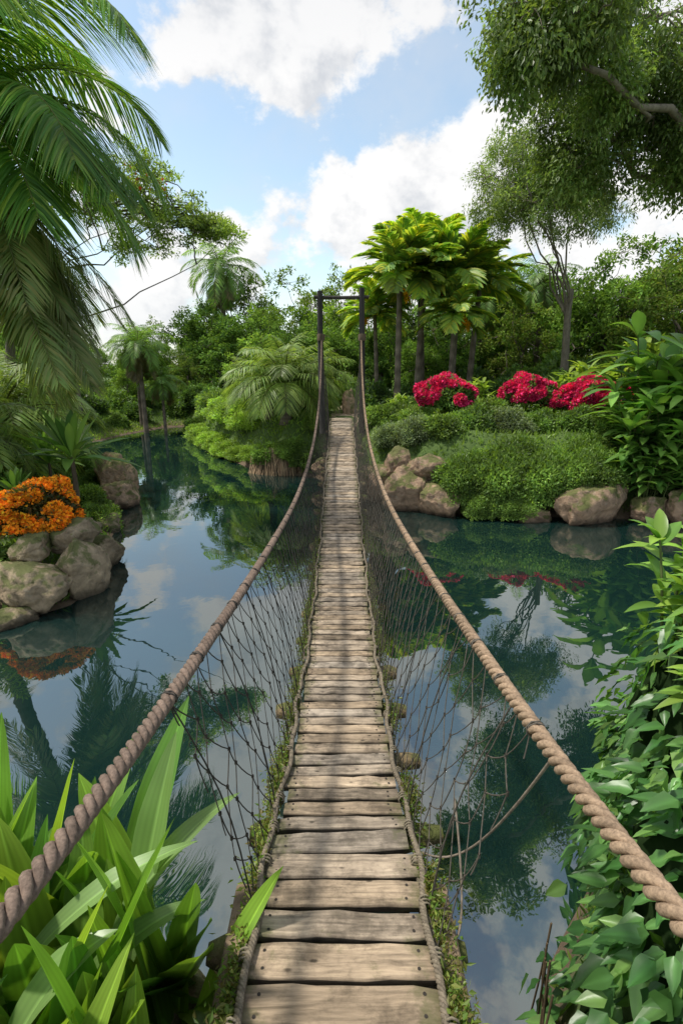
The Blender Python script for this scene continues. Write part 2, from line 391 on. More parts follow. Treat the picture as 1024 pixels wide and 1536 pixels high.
yy = np.linspace(-2.4, 19.5, 500)
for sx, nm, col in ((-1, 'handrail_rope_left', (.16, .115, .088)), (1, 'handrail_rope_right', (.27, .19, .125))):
    mb = MB()
    P = np.stack([sx * railx(yy), yy, railz(yy)], -1)
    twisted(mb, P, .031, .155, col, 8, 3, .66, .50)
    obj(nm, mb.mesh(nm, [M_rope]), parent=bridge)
    mb = MB()
    P = np.stack([sx * (.425 + .02 * np.sin(yy * 3.1) + .012 * np.sin(yy * 9)), yy, deckz(yy) + .03 + .008 * np.sin(yy * 12)], -1)
    twisted(mb, P, .018, .07, (.17, .14, .10), 5)
    P = np.stack([sx * (.445 + .018 * np.sin(yy * 4.3 + 2)), yy, deckz(yy) - .025 + .014 * np.sin(yy * 7)], -1)
    twisted(mb, P, .015, .06, (.13, .11, .08), 5)
    P = np.stack([sx * (.33 + 0 * yy), yy, deckz(yy) - .085], -1)
    tube(mb, P, .028, 6, (.08, .065, .05))
    for q in np.arange(-.5, 20, .31):
        a = np.linspace(0, 2 * PI * 2.5, 22); zq = float(deckz(q))
        tube(mb, np.stack([sx * .43 + .03 * np.cos(a), q + np.linspace(0, .05, 22), zq + .0 + .045 * np.sin(a)], -1), .006, 4, (.2, .17, .12))
    obj('deck_edge_rope' + ('_left' if sx < 0 else '_right'), mb.mesh('edge', [M_rope]), parent=bridge)

    # side net: knotted diamond mesh
    mb = MB(); rows = 8; ds = .21
    ystart = 2.0 if sx < 0 else 1.75
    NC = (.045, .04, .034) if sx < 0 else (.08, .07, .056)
    ny_ = int((19.3 - ystart) / ds)
    def node(i, j):
        jn = j / rows
        s = ystart + (i + .5 * (j % 2)) * ds
        loose = 1 + 2.0 * (1 - sstep(1.7, 4.5, s))
        yv = s + (.018 * np.sin(i * 1.9 + j * 2.2 + sx) + .012 * np.sin(i * 5.1 + j)) * loose
        yv = np.clip(yv, ystart, 19.4)
        xr = railx(yv); zr = railz(yv) - .03; zd = deckz(yv) - .02
        jn2 = jn + .012 * np.sin(i * 2.7 + j * 1.7) * (0 < j < rows) * loose
        x = xr * (1 - jn2) + .445 * jn2 - (.07 - .02 * loose) * np.sin(PI * jn2)
        return np.stack([sx * x, yv, zr * (1 - jn2) + zd * jn2], -1)
    ivec = np.arange(ny_)
    A = []; B = []; KN = []
    for j in range(rows):
        a = node(ivec, j); KN.append(a)
        if j % 2 == 0:
            b1 = node(ivec, j + 1); b2 = node(ivec - 1, j + 1)
        else:
            b1 = node(ivec, j + 1); b2 = node(ivec + 1, j + 1)
        for b in (b1, b2):
            m1 = a * .67 + b * .33; m2 = a * .33 + b * .67; m1[:, 2] -= .012; m2[:, 2] -= .012
            A += [a, m1, m2]; B += [m1, m2, b]
    A = np.concatenate(A); B = np.concatenate(B)
    sel = (np.linalg.norm(A - B, axis=1) > .008)
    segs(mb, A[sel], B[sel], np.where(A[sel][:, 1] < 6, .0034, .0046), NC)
    KN = np.concatenate(KN); KN = KN[KN[:, 1] < 9]
    segs(mb, KN - [0, 0, .010], KN + [0, 0, .010], .0085, NC)
    for q in np.arange(2.0, 19.2, .84):
        q2 = q + rng.uniform(-.03, .03); t = np.linspace(0, 1, 8)
        xr = float(railx(q)); P = np.stack([sx * (xr * (1 - t) + .445 * t - .05 * np.sin(PI * t)), q * (1 - t) + q2 * t + .02 * np.sin(t * 5 + q * 9), float(railz(q)) * (1 - t) + float(deckz(q2)) * t], -1)
        tube(mb, P, .0045, 4, np.array(NC) * .8)
    for q in np.arange(ystart, 19.2, .42):
        xr = float(railx(q))
        a = np.linspace(0, 2 * PI * 2, 16); zq = float(railz(q))
        tube(mb, np.stack([sx * xr + .036 * np.cos(a), q + np.linspace(-.012, .012, 16), zq + .036 * np.sin(a)], -1), .0045, 4, np.array(NC) * 1.2)
    if sx > 0:
        for a0, m0, b0 in (((.47, 2.35, 1.32), (.74, 2.35, 1.15), (.785, 1.6, 2.62)), ((.46, 1.9, 1.42), (.66, 1.8, 1.05), (.62, 2.3, 1.75))):
            tube(mb, [np.array(a0) * (1 - t) ** 2 + 2 * t * (1 - t) * np.array(m0) + t * t * np.array(b0) for t in np.linspace(0, 1, 16)], .0065, 5, (.19, .155, .12))
    nm = 'side_net' + ('_left' if sx < 0 else '_right')
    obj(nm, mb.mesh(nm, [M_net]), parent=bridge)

mb = MB()
for q in np.arange(1.9, 19.5, .88):
    z = float(deckz(q)) - .17; e = rng.uniform(.54, .68); e2 = rng.uniform(.54, .68)
    xs = np.linspace(-e, e2, 14)
    P = np.stack([xs, q + .03 * np.sin(xs * 5 + q), z + .015 * np.sin(xs * 9 + q)], -1)
    r = .085 * (1 + .2 * np.sin(xs * 14 + q)); r[0] *= .65; r[-1] *= .65
    tube(mb, P, r, 9, np.array([.2, .145, .08]))
obj('cross_logs', mb.mesh('cross_logs', [M_rock]), parent=bridge)
def box(mb, c, s, col, bev=.01, mat=0, rotz=0, n=2):
    cx, cy, cz = c; a, b, h = [q / 2 for q in s]
    ring = np.array([(-a + bev, -b), (a - bev, -b), (a, -b + bev), (a, b - bev), (a - bev, b), (-a + bev, b), (-a, b - bev), (-a, -b + bev)])
    lv = [(-h, 1 - bev / a), (-h + bev, 1), (h - bev, 1), (h, 1 - bev / a)]
    V = np.array([[(p[0] * k, p[1] * k, z) for p in ring] for z, k in lv]).reshape(-1, 3)
    cr, sr = math.cos(rotz), math.sin(rotz)
    V = np.stack([V[:, 0] * cr - V[:, 1] * sr + cx, V[:, 0] * sr + V[:, 1] * cr + cy, V[:, 2] + cz], -1)
    i = np.arange(3)[:, None] * 8; j = np.arange(8)[None]; j2 = (j + 1) % 8
    mb.add(V, np.stack([i + j, i + j2, i + 8 + j2, i + 8 + j], -1).reshape(-1, 4), col, mat)
    mb.add(V[:8], np.arange(8)[None][:, ::-1], col, mat); mb.add(V[-8:], np.arange(8)[None], col, mat)
mb = MB()
for sx in (-1, 1):
    box(mb, (sx * .49, .7, 1.26), (.15, 2.9, .16), (.2, .145, .095))
    box(mb, (sx * .48, 2.0, .6), (.14, .16, 1.15), (.12, .09, .06))
obj('abutment_beams', mb.mesh('beams', [M_bark]), parent=bridge)
mb = MB()
for sx in (-1, 1):
    t = np.linspace(0, 1, 9)
    P = np.stack([sx * (.74 + .03 * np.sin(t * 3 + sx)) + 0 * t, 19.55 + .03 * t, 1.8 + t * (5.02 + .1 * (sx > 0))], -1)
    tube(mb, P, .115 - .02 * t, 10, (.045, .042, .04))
    tube(mb, [(sx * .74, 19.46, 5.15), (sx * .74, 19.44, 5.25), (sx * .74, 19.46, 5.35)], .14, 12, (.12, .09, .06))
    P = np.stack([sx * (.86) + 0 * t, -2.4 + 0 * t, .6 + t * 3.4], -1); tube(mb, P, .12, 10, (.05, .045, .04))
    tube(mb, [(sx * .74, 19.6, 5.3), (sx * .9, 21.5, 4.1), (sx * 1.1, 24, 2.2)], .03, 6, (.15, .11, .08))
tube(mb, [(-.98, 19.57, 6.62), (0, 19.58, 6.60), (.98, 19.57, 6.62)], .06, 8, (.05, .045, .04))
obj('towers', mb.mesh('towers', [M_post]), parent=bridge)
mb = MB()
n = 26000; r = rng
cy = r.choice(r.uniform(1.2, 11, 70), n); yv = cy + r.normal(0, .13, n); sxs = np.sign(np.sin(cy * 37.7))
pos = np.stack([sxs * (.43 + np.abs(r.normal(0, .05, n))), yv, deckz(yv) - .035 + r.normal(0, .045, n)], -1)
leaves(mb, pos, rdir(n) + np.stack([sxs * .5, 0 * yv, 0 * yv], -1), rdir(n), r.uniform(.015, .05, n), r.uniform(.008, .022, n), pal(n, [(.08, .15, .02), (.16, .19, .04), (.11, .09, .03)]))
obj('moss_and_weeds', mb.mesh('moss', [M_leaf]), parent=bridge)

# ------------------------------------------------------------------ plants: generators
def lumpfun(r, k=22, w=.10, amp=.34):
    C = rdir(k, r); A = r.uniform(.5, 1, k)
    def f(d):
        e = np.exp(-((d[:, None] - C[None]) ** 2).sum(-1) / w) * A
        return .74 + amp * e.max(1)
    return f
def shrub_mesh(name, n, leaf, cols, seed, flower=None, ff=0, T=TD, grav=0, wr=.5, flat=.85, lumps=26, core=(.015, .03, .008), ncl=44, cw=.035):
    r = np.random.default_rng(seed); mb = MB(); f = lumpfun(r, lumps)
    d = rdir(int(n * 1.7), r); d = d[d[:, 2] > -.35][:n]; n = len(d)
    R = f(d) * (1 - .28 * r.random(n) ** 2.2) * (1 + .06 * r.normal(size=n))
    pos = d * R[:, None] * [1, 1, flat]
    dd = nrmz(d * .7 + rdir(n, r) * .8 + [0, 0, .25]); nn = nrmz(d + rdir(n, r) * .6 + [0, 0, .5])
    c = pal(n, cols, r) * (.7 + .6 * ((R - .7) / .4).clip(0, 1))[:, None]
    L = leaf * r.uniform(.6, 1.25, n)
    leaves(mb, pos, dd, nn, L, L * wr, c, T, grav)
    if flower is not None:
        m = int(n * ff); d = rdir(m * 3, r); d = d[d[:, 2] > -.2]
        cl = rdir(ncl, r); near = ((d[:, None] - cl[None]) ** 2).sum(-1).min(1)
        d = d[near < cw + .035 * r.random(len(d))][:m]; m = len(d)
        pos = d * (f(d) * (1 + .02 + .09 * r.random(m)))[:, None] * [1, 1, flat]
        L = leaf * r.uniform(.5, 1.0, m)
        leaves(mb, pos, nrmz(d + rdir(m, r)), rdir(m, r) + d, L, L * .9, pal(m, flower, r, .25), TD, mat=1)
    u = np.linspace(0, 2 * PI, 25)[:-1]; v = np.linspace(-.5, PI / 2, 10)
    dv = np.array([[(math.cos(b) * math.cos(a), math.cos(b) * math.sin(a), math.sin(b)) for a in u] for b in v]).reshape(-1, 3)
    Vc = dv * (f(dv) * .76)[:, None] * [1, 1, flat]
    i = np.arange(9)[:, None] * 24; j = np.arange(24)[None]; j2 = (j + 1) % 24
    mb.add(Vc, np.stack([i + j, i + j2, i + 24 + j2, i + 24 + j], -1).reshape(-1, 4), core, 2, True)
    return mb.mesh(name, [M_leaf, M_flower, M_core])

def bez(a, b, c, n=8):
    t = np.linspace(0, 1, n)[:, None]
    return (1 - t) ** 2 * a + 2 * t * (1 - t) * b + t ** 2 * c
def tree_mesh(name, seed, height, cc, cr, nclump, per, leaf, clr, cols, trunk_r=.2, bark=(.12, .10, .08), droop=0., wr=.45,
              shell=.6, explicit=None, lean=(0, 0), fork=.45, flat=.65, twigs=4, flower=None, limb=1., low=.25, lm=None, nbig=5, bigr=.4, fl=.22):
    r = np.random.default_rng(seed); mb = MB()
    cc = np.array(cc, float); cr = np.array(cr, float)
    top = np.array([lean[0], lean[1], height * fork])
    P = bez(np.zeros(3) + [0, 0, -.4], np.array([lean[0] * .2, lean[1] * .2, height * fork * .6]), top, 12)
    P[:, :2] += .05 * height * .15 * np.sin(np.linspace(0, 6, 12))[:, None]
    P[0, :2] = 0
    tube(mb, P, np.linspace(trunk_r * 1.25, trunk_r * .7, 12) + trunk_r * .5 * np.exp(-np.linspace(0, 9, 12)), 10, bark, 1)
    if explicit is not None: C = np.array(explicit, float)
    else:
        d = rdir(nclump, r); d[:, 2] = np.abs(d[:, 2]) - low * 2 * r.random(nclump)
        R = (shell + (1 - shell) * r.random(nclump)) ; C = cc + d * R[:, None] * cr
    mains = []
    far = np.argsort(-np.linalg.norm(C - P[-1], axis=1))
    order = list(far[::max(1, len(C) // nbig)][:nbig]); order += [i for i in range(len(C)) if i not in order]
    for qi, ci in enumerate(order):
        c = C[ci]
        start = P[r.integers(8, 12)]
        if qi >= nbig:
            best = None
            for _ in range(5):
                q = mains[r.integers(len(mains))]; k_ = r.integers(3, 8); s_ = q[k_]
                if best is None or np.linalg.norm(c - s_) < np.linalg.norm(c - best): best = s_
            start = best
        ln = np.linalg.norm(c - start)
        mid = (start + c) / 2 + r.normal(0, .10 * ln, 3) + [0, 0, .10 * ln]
        B = bez(start, mid, c, 9); B[1:-1] += r.normal(0, .02 * ln, (7, 3)); mains.append(B)
        r0 = trunk_r * bigr if qi < nbig else min(trunk_r * .25, .012 * ln * limb + .012)
        tube(mb, B, np.linspace(r0, max(.006, r0 * .15), 9), 6, bark, 1, cap=False)
    for c in C:
        s = clr * r.uniform(.65, 1.35); n = int(per * (s / clr) ** 2)
        k = 7; sub = rdir(k, r) * r.uniform(.35, 1, (k, 1)) * [1, 1, flat] * s
        for q in range(min(twigs, k)):
            tube(mb, bez(c, c + sub[q] * .5 + [0, 0, .1 * s], c + sub[q], 4), [.012 * s + .004, .009 * s + .003, .006 * s + .002, .002], 4, bark, 1, cap=False)
        w = r.integers(0, k, n)
        pos = c + sub[w] + rdir(n, r) * (s * .42 * r.random((n, 1)) ** .5) * [1, 1, flat]
        if droop: pos[:, 2] -= droop * s * r.random(n) ** 1.5
        out = nrmz(pos - c + [0, 0, .3])
        dd = nrmz(out * .5 + rdir(n, r) * .8 + [0, 0, -.15 - droop]); nn = nrmz(rdir(n, r) * .7 + out * .4 + [0, 0, .8])
        ck = r.uniform(.7, 1.35)
        col = pal(n, cols, r) * ck
        L = leaf * r.uniform(.6, 1.3, n)
        leaves(mb, pos, dd, nn, L, L * wr, col)
        if flower is not None and r.random() < fl:
            m = n // 9; pos = c + sub[w[:m]] + rdir(m, r) * s * .35
            leaves(mb, pos, rdir(m, r), rdir(m, r), leaf, leaf * .9, pal(m, flower, r), mat=2)
    return mb.mesh(name, [lm or M_leaf, M_bark, M_flower])

def frond(mb, o, az, el, L, droop, nl, ll, lw, col, r, T=TS2, hang=.45, rr=.02, vshape=.35, rcol=(.12, .13, .04), power=1.25, mat=0, fwd=.75, back=.03):
    n = 16; t = np.linspace(0, 1, n); e = el - droop * t ** power
    st = L / (n - 1); h = np.array([math.cos(az), math.sin(az), 0])
    dx = np.cos(e)[:, None] * h + np.sin(e)[:, None] * np.array([0, 0, 1.])
    P = np.array(o) + np.concatenate([np.zeros((1, 3)), np.cumsum(dx[:-1] * st, 0)])
    tube(mb, P, np.linspace(rr, rr * .2, n), 5, rcol, mat, cap=False)
    u = np.linspace(.10, .995, nl); u = np.concatenate([u, u]) + r.normal(0, .003, 2 * nl); u = u.clip(.05, 1)
    sg = np.concatenate([np.ones(nl), -np.ones(nl)])[:, None]
    pos = np.stack([np.interp(u, t, P[:, i]) for i in range(3)], -1)
    T_ = nrmz(np.stack([np.interp(u, t, dx[:, i]) for i in range(3)], -1))
    S = np.cross(T_, [0, 0, 1.]); S = nrmz(S); U = np.cross(S, T_)
    d = nrmz(S * sg + T_ * (fwd * (.5 + u[:, None])) + U * vshape + r.normal(0, .07, (2 * nl, 3)))
    Ls = ll * np.clip(np.sin(PI * (u * .86 + .12)), .05, 1) ** .55 * r.uniform(.88, 1.08, 2 * nl)
    leaves(mb, pos, d, nrmz(U - sg * S * .3 + r.normal(0, .12, U.shape)), Ls, lw * r.uniform(.8, 1.1, 2 * nl),
           pal(2 * nl, col, r, .12), T, grav=hang * r.uniform(.7, 1.3, 2 * nl), fold=.18, mat=mat)

def palm_mesh(name, seed, H, tr, nf, L, nl, ll, lw, cols, lean=(0, 0), T=TS2, droop=1.5, hang=.45, skirt=0, fruit=None, bark=(.16, .13, .10), el=(0., 1.35), power=1.25, fwd=.75, vs=.35):
    r = np.random.default_rng(seed); mb = MB()
    n = 40; t = np.linspace(0, 1, n)
    P = np.stack([lean[0] * t ** 1.5, lean[1] * t ** 1.5, -.4 + (H + .4) * t], -1)
    rad = tr * (1.15 - .35 * t + .5 * np.exp(-t * 14)) * (1 + .05 * np.cos(np.arange(n) * PI))
    c = np.array(bark) * (1 + .25 * np.cos(np.arange(n) * PI * .5))[:, None]
    tube(mb, P, rad, 10, c, 1)
    top = P[-1]
    for i in range(nf):
        az = i * 2.39996 + r.normal(0, .12); k = (i + .5) / nf
        e = el[0] + (el[1] - el[0]) * k ** 1.1 + r.normal(0, .06)
        frond(mb, top + [0, 0, .1 * k], az, e, L * r.uniform(.85, 1.1) * (.8 + .2 * (1 - abs(k - .5))), droop * r.uniform(.85, 1.15) * (1 - .25 * k), nl, ll, lw, [np.array(c_) * r.uniform(.7, 1.3) for c_ in cols], r, T, hang, rr=.022 * L / 2.5, power=power, fwd=fwd, vshape=vs)
    for i in range(skirt):
        frond(mb, top - [0, 0, .1 + .4 * r.random()], r.uniform(0, 6.28), -.7 - .4 * r.random(), L * .75, .5, nl, ll * .8, lw, [(.20, .16, .07), (.15, .14, .06)], r, T, .6, rr=.02)
    if fruit is not None:
        for (az, ln) in fruit:
            st = bez(top, top + [math.cos(az) * .8, math.sin(az) * .8, .1], top + [math.cos(az) * 1.0, math.sin(az) * 1.0, -ln], 8)
            tube(mb, st, .03, 5, (.2, .16, .03), 1)
            m = 260; q = r.uniform(.45, 1, m); pos = st[(q * 7).astype(int)] + r.normal(0, .07, (m, 3)) * [1, 1, 1.8]
            leaves(mb, pos, rdir(m, r) + [0, 0, -.8], rdir(m, r), .13, .08, pal(m, [(.75, .46, .02), (.65, .32, .01)], r), TD, mat=2)
    return mb.mesh(name, [M_leaf, M_bark, M_flower])

def rosette_mesh(name, seed, n, L, W, cols, T=TL6, grav=.5, up=.9, stem=0, spread=.05, mat=None, fold=.2, wav=0):
    r = np.random.default_rng(seed); mb = MB()
    az = np.arange(n) * 2.39996; k = (np.arange(n) + .5) / n
    el = (up * k + .25 * (1 - k)) + r.normal(0, .08, n)
    d = np.stack([np.cos(az) * np.cos(el), np.sin(az) * np.cos(el), np.sin(el)], -1)
    nn = np.stack([-np.cos(az) * np.sin(el), -np.sin(az) * np.sin(el), np.cos(el)], -1)
    pos = np.stack([np.cos(az) * spread, np.sin(az) * spread, stem + .15 * k], -1)
    leaves(mb, pos, d, nn, L * r.uniform(.75, 1.15, n), W * r.uniform(.8, 1.15, n), pal(n, cols, r), T, grav * r.uniform(.5, 1.4, n) * (1.2 - k), fold, smooth=True, wav=wav)
    if stem: tube(mb, [(0, 0, -.3), (0, 0, stem * .5), (0, 0, stem + .1)], [.06, .05, .04], 7, (.12, .09, .06), 1)
    return mb.mesh(name, [mat or M_leaf, M_bark])

def cane_mesh(name, seed, nst, H, L, W, cols, spread=.7, T=TP6, per=16, lean=.35, mat=None):
    r = np.random.default_rng(seed); mb = MB()
    for s in range(nst):
        az = r.uniform(0, 6.28); b = np.array([r.normal(0, spread * .5), r.normal(0, spread * .5), -.2]); h = H * r.uniform(.6, 1.1)
        e = b + [math.cos(az) * lean * h * r.random(), math.sin(az) * lean * h * r.random(), h]
        P = bez(b, (b + e) / 2 + [0, 0, .15 * h], e, 9); tube(mb, P, np.linspace(.03, .015, 9) * min(1, L * 1.3), 5, (.10, .13, .04), 1)
        u = r.uniform(.25, 1, per); u[:5] = .97
        pos = np.stack([np.interp(u, np.linspace(0, 1, 9), P[:, i]) for i in range(3)], -1)
        a = r.uniform(0, 6.28, per); el = r.uniform(.1, 1.2, per)
        d = np.stack([np.cos(a) * np.cos(el), np.sin(a) * np.cos(el), np.sin(el)], -1)
        nn = np.stack([-np.cos(a) * np.sin(el), -np.sin(a) * np.sin(el), np.cos(el)], -1)
        leaves(mb, pos, d, nn, L * r.uniform(.7, 1.15, per), W * r.uniform(.8, 1.2, per), pal(per, cols, r), T, r.uniform(.15, .6, per), .18, smooth=True)
    return mb.mesh(name, [mat or M_leaf, M_bark])

G_dark = [(.045, .095, .022), (.07, .125, .028), (.05, .10, .033)]
G_mid = [(.10, .175, .035), (.135, .215, .045), (.07, .135, .03)]
G_lite = [(.18, .27, .048), (.23, .32, .06), (.13, .215, .04)]
G_grey = [(.15, .20, .095), (.19, .24, .12), (.11, .16, .07)]
G_oliv = [(.135, .17, .045), (.17, .20, .055), (.10, .135, .036)]

def gz(x, y): return float(hgt(np.array([x]), np.array([y]))[0])

# ------------------------------------------------------------------ background trees
kw = dict(low=.75, lm=M_far, flat=.8)
TV = [tree_mesh('broad_a', 1, 9, (0, 0, 4.6), (4.2, 4.0, 5.0), 60, 270, .32, 1.25, G_dark + G_mid, .24, **kw),
      tree_mesh('broad_b', 2, 9, (0, 0, 4.4), (4.6, 4.2, 4.6), 60, 270, .30, 1.3, G_mid, .22, **kw),
      tree_mesh('broad_c', 3, 9, (0, 0, 4.5), (4.0, 4.0, 5.0), 58, 270, .30, 1.2, G_mid + G_lite, .2, **kw),
      tree_mesh('broad_d', 4, 9, (0, 0, 4.5), (4.4, 4.2, 4.8), 56, 250, .28, 1.15, G_oliv + G_mid, .2, **kw)]
bt = [
 (-11.5, 47, .80, 0), (-7.5, 45, .9, 1), (-8.5, 52, 1.15, 3), (-3.5, 46, 1.05, 2), (-1, 52, 1.2, 3), (2.5, 45, 1.02, 2), (-5.5, 40, .7, 2), (-8.6, 43, .8, 0),
 (-15, 48, .60, 0), (-19, 50, .6, 1), (-23, 45, .8, 3), (-27, 40, 1.0, 1), (6, 48, .95, 0), (10, 46, 1.0, 3), (15, 44, 1.0, 1), (20, 42, 1.1, 2), (26, 40, 1.2, 0),
 (-31, 34, 1.1, 0), (-24, 33, .8, 1), (-20, 35, .6, 0), (7, 33, .66, 0), (10.5, 31, .68, 3), (14, 29, .84, 1), (17.5, 27.5, .92, 3), (21, 25, 1.0, 1), (12, 36, .85, 2),
 (5, 32, .55, 1), (2.6, 34, .6, 0), (-.5, 37, .75, 1), (-3.5, 35, .62, 0), (32, 34, 1.3, 2), (17, 21, .75, 0), (-14, 21, .38, 1), (-19, 25, .6, 3), (-40, 48, 1.3, 1), (38, 50, 1.4, 0), (-33, 56, 1.2, 0), (-17, 42, .45, 2), (-13, 45, .5, 3), (14.5, 23, .66, 3)]
for x, yy_, s, v in bt:
    obj('broadleaf_tree', TV[v], (x, yy_, gz(x, yy_) - .3), rng.uniform(0, 6.28), (s * rng.uniform(.95, 1.1), s, s * rng.uniform(.92, 1.06)))
for x, yy_, s, v in [(x, 62 + 3 * math.sin(x), .78 + .2 * math.sin(x * .7), int(abs(x)) % 4) for x in range(-72, 80, 7)]:
    obj('broadleaf_tree', TV[v], (x, yy_, 2.6), rng.uniform(0, 6.28), (s * 1.15, s, s))

FE = [(.12, .17, .05), (.15, .20, .06), (.09, .135, .04)]
me = tree_mesh('airy', 21, 13, (-1.7, 0, 8.8), (3.0, 3.0, 4.6), 72, 520, .15, .8, FE, .17, bark=(.20, .17, .13), droop=.6, wr=.32, shell=.3, fork=.40, flat=.8, limb=.9, nbig=7, bigr=.32)
obj('eucalyptus_tree', me, (10.2, 24.5, 2.4))
r = np.random.default_rng(5)
ex = []
for c, s, k in (((7.2, 15.5, 11.3), (2.6, 2.2, 1.9), 42), ((4.6, 13.0, 11.2), (1.5, 1.5, 1.3), 22), ((9.5, 16, 12.0), (2.5, 2, 2.2), 26), ((6.3, 16, 9.6), (1.4, 1.5, .9), 13), ((11, 15, 11), (2, 2, 2), 12), ((3.6, 12.6, 10.6), (.6, .8, .8), 8), ((9.3, 16, 10), (1.7, 1.5, .8), 14)):
    ex += list(np.array(c) + rdir(k, r) * r.uniform(.3, 1, (k, 1)) * s)
base = np.array([13.0, 16.5, 2.2])
me = tree_mesh('overhang', 22, 15, (0, 0, 0), (1, 1, 1), 0, 560, .14, .78, FE + [(.13, .21, .06)], .36, bark=(.19, .16, .12), droop=.6, wr=.42, explicit=np.array(ex) - base, lean=(-1.4, 0), fork=.44, flat=.8, limb=.9, nbig=8, bigr=.38)
obj('rain_tree', me, base)
ex = []
for c, s, k in (((-7.2, 17, 9.0), (2.4, 1.8, .9), 26), ((-5.0, 17, 8.5), (1.5, 1.2, .7), 24), ((-9.0, 16.5, 10.2), (1.6, 1.5, 1.1), 12), ((-4.0, 17, 8.1), (.9, .8, .45), 12), ((-5.6, 17, 9.8), (1.2, 1, .6), 9), ((-6.0, 17, 7.8), (1.0, .8, .5), 8)):
    ex += list(np.array(c) + rdir(k, r) * r.uniform(.3, 1, (k, 1)) * s)
base = np.array([-12.0, 18.5, 1.2])
me = tree_mesh('flame', 23, 11, (0, 0, 0), (1, 1, 1), 0, 240, .11, .6, [(.17, .25, .055), (.14, .21, .05), (.22, .29, .07)], .16, bark=(.12, .10, .08), wr=.4, explicit=np.array(ex) - base, lean=(1.6, -.3), fork=.5, flat=.42, twigs=7, limb=.8, flower=[(.50, .06, .02)], nbig=6, bigr=.24, fl=.05)
obj('flame_tree', me, base)

# ------------------------------------------------------------------ palms
YG = [(.34, .42, .06), (.26, .37, .06), (.50, .48, .07)]
PG = [(.15, .27, .06), (.20, .31, .065), (.11, .21, .05)]
pa = palm_mesh('broad_palm_a', 31, 6.1, .15, 22, 2.7, 19, .9, .25, YG + PG, droop=1.05, hang=.25, fruit=[(2.8, 1.1), (-.5, .6)], lean=(.3, 0), el=(.0, 1.5), T=TL6, fwd=1.05, vs=.3)
pb = palm_mesh('broad_palm_b', 32, 5.5, .14, 22, 2.6, 20, .85, .22, PG + YG, droop=1.2, hang=.3, lean=(-.25, 0), fruit=[(2.2, .9)], el=(-.1, 1.45), T=TL6, fwd=1.05, vs=.3)
for x, y_, s, m_ in ((2.7, 25.5, 1.0, pa), (5.4, 26, 1.1, pb), (4.4, 29, 1.14, pa), (1.9, 28, .85, pb), (6.6, 27.5, 1.0, pa), (5.0, 24.4, .78, pb), (3.8, 26.6, 1.16, pb)):
    obj('broad_leaved_palm', m_, (x, y_, gz(x, y_)), rng.uniform(0, 6.28), s)
pc = palm_mesh('feather_palm', 33, 6.5, .16, 26, 2.8, 38, .62, .06, PG, droop=1.9, hang=.6, skirt=9, el=(-.5, 1.4))
for x, y_, s in ((-13.6, 36, .98), (-14.6, 38, .86), (-16.5, 33, .75), (-10.8, 50, 1.55), (8.7, 34, .95), (10.3, 35, 1.05), (7.4, 38, 1.0), (12, 33, .95), (-12.6, 37, .7)):
    obj('feather_palm', pc, (x, y_, gz(x, y_)), rng.uniform(0, 6.28), s)
pd = palm_mesh('fan_clump', 34, 1.1, .2, 34, 2.7, 40, .7, .05, [(.2, .29, .07), (.26, .33, .09), (.14, .23, .06)], droop=1.7, hang=.7, el=(.0, 1.5), skirt=0)
for x, y_, s in ((-2.4, 22.6, 1.12), (-3.3, 24.0, .9), (-1.5, 24, .95), (-9.6, 14.6, 1.15), (-11.2, 17.5, 1.2), (-9.0, 11.6, .8)):
    obj('parlour_palm', pd, (x, y_, gz(x, y_) + .3), rng.uniform(0, 6.28), s)

# near palm, top-left of the view
mb = MB(); r = np.random.default_rng(8)
t = np.linspace(0, 1, 60)
P = np.stack([-9.3 + 2.05 * t ** 1.6, 12.6 - 1.0 * t, .6 + 8.3 * t], -1)
tube(mb, P, .2 * (1.1 - .3 * t) * (1 + .05 * np.cos(np.arange(60) * PI)), 14, np.array([.12, .095, .07]) * (1 + .25 * np.cos(np.arange(60) * PI * .5))[:, None], 1)
top = P[-1]
NG = [(.08, .19, .033), (.12, .24, .04), (.06, .14, .028), (.24, .33, .06)]
spec = [(-.35, 1.0, 4.9, 2.1), (-.9, .95, 4.6, 2.2), (.1, .35, 4.2, 1.7), (-.6, .2, 4.2, 1.5), (-1.4, .6, 4.2, 1.9), (.6, .9, 4.4, 2.0), (-.15, 0.0, 3.9, 1.1),
        (1.5, .8, 4.2, 2.), (2.4, .9, 4.2, 2.), (3.3, .8, 4.2, 2.), (4.0, .9, 4.2, 2.), (-2, .7, 4.2, 2.), (1.0, 1.3, 3.8, 1.8), (-1.1, 1.3, 4.0, 1.8), (3, .2, 4, 1.6), (-1.9, .1, 4, 1.5), (-.7, -.35, 3.6, .9), (.5, -.2, 3.8, 1.1), (-.05, 1.25, 4.6, 2.3), (-.4, -.1, 4.0, .9)]
for az, el, L_, dr in spec:
    frond(mb, top, az, el, L_, dr, 105, 1.1, .06, [np.array(c_) * r.uniform(.75, 1.25) for c_ in NG], r, TS4, .75, rr=.035, vshape=.12, rcol=(.2, .22, .07), fwd=.7)
for i in range(44):
    frond(mb, top - [0, 0, .2 + 2.2 * r.random()], r.uniform(-1.9, 1.2), -.6 - .6 * r.random(), 3.6 * r.uniform(.6, 1.15), .45, 60, .62, .045, [(.17, .24, .07), (.14, .21, .06), (.24, .24, .09)], r, TS2, .9, rr=.022)
obj('coconut_palm', mb.mesh('coconut_palm', [M_leaf, M_bark]))

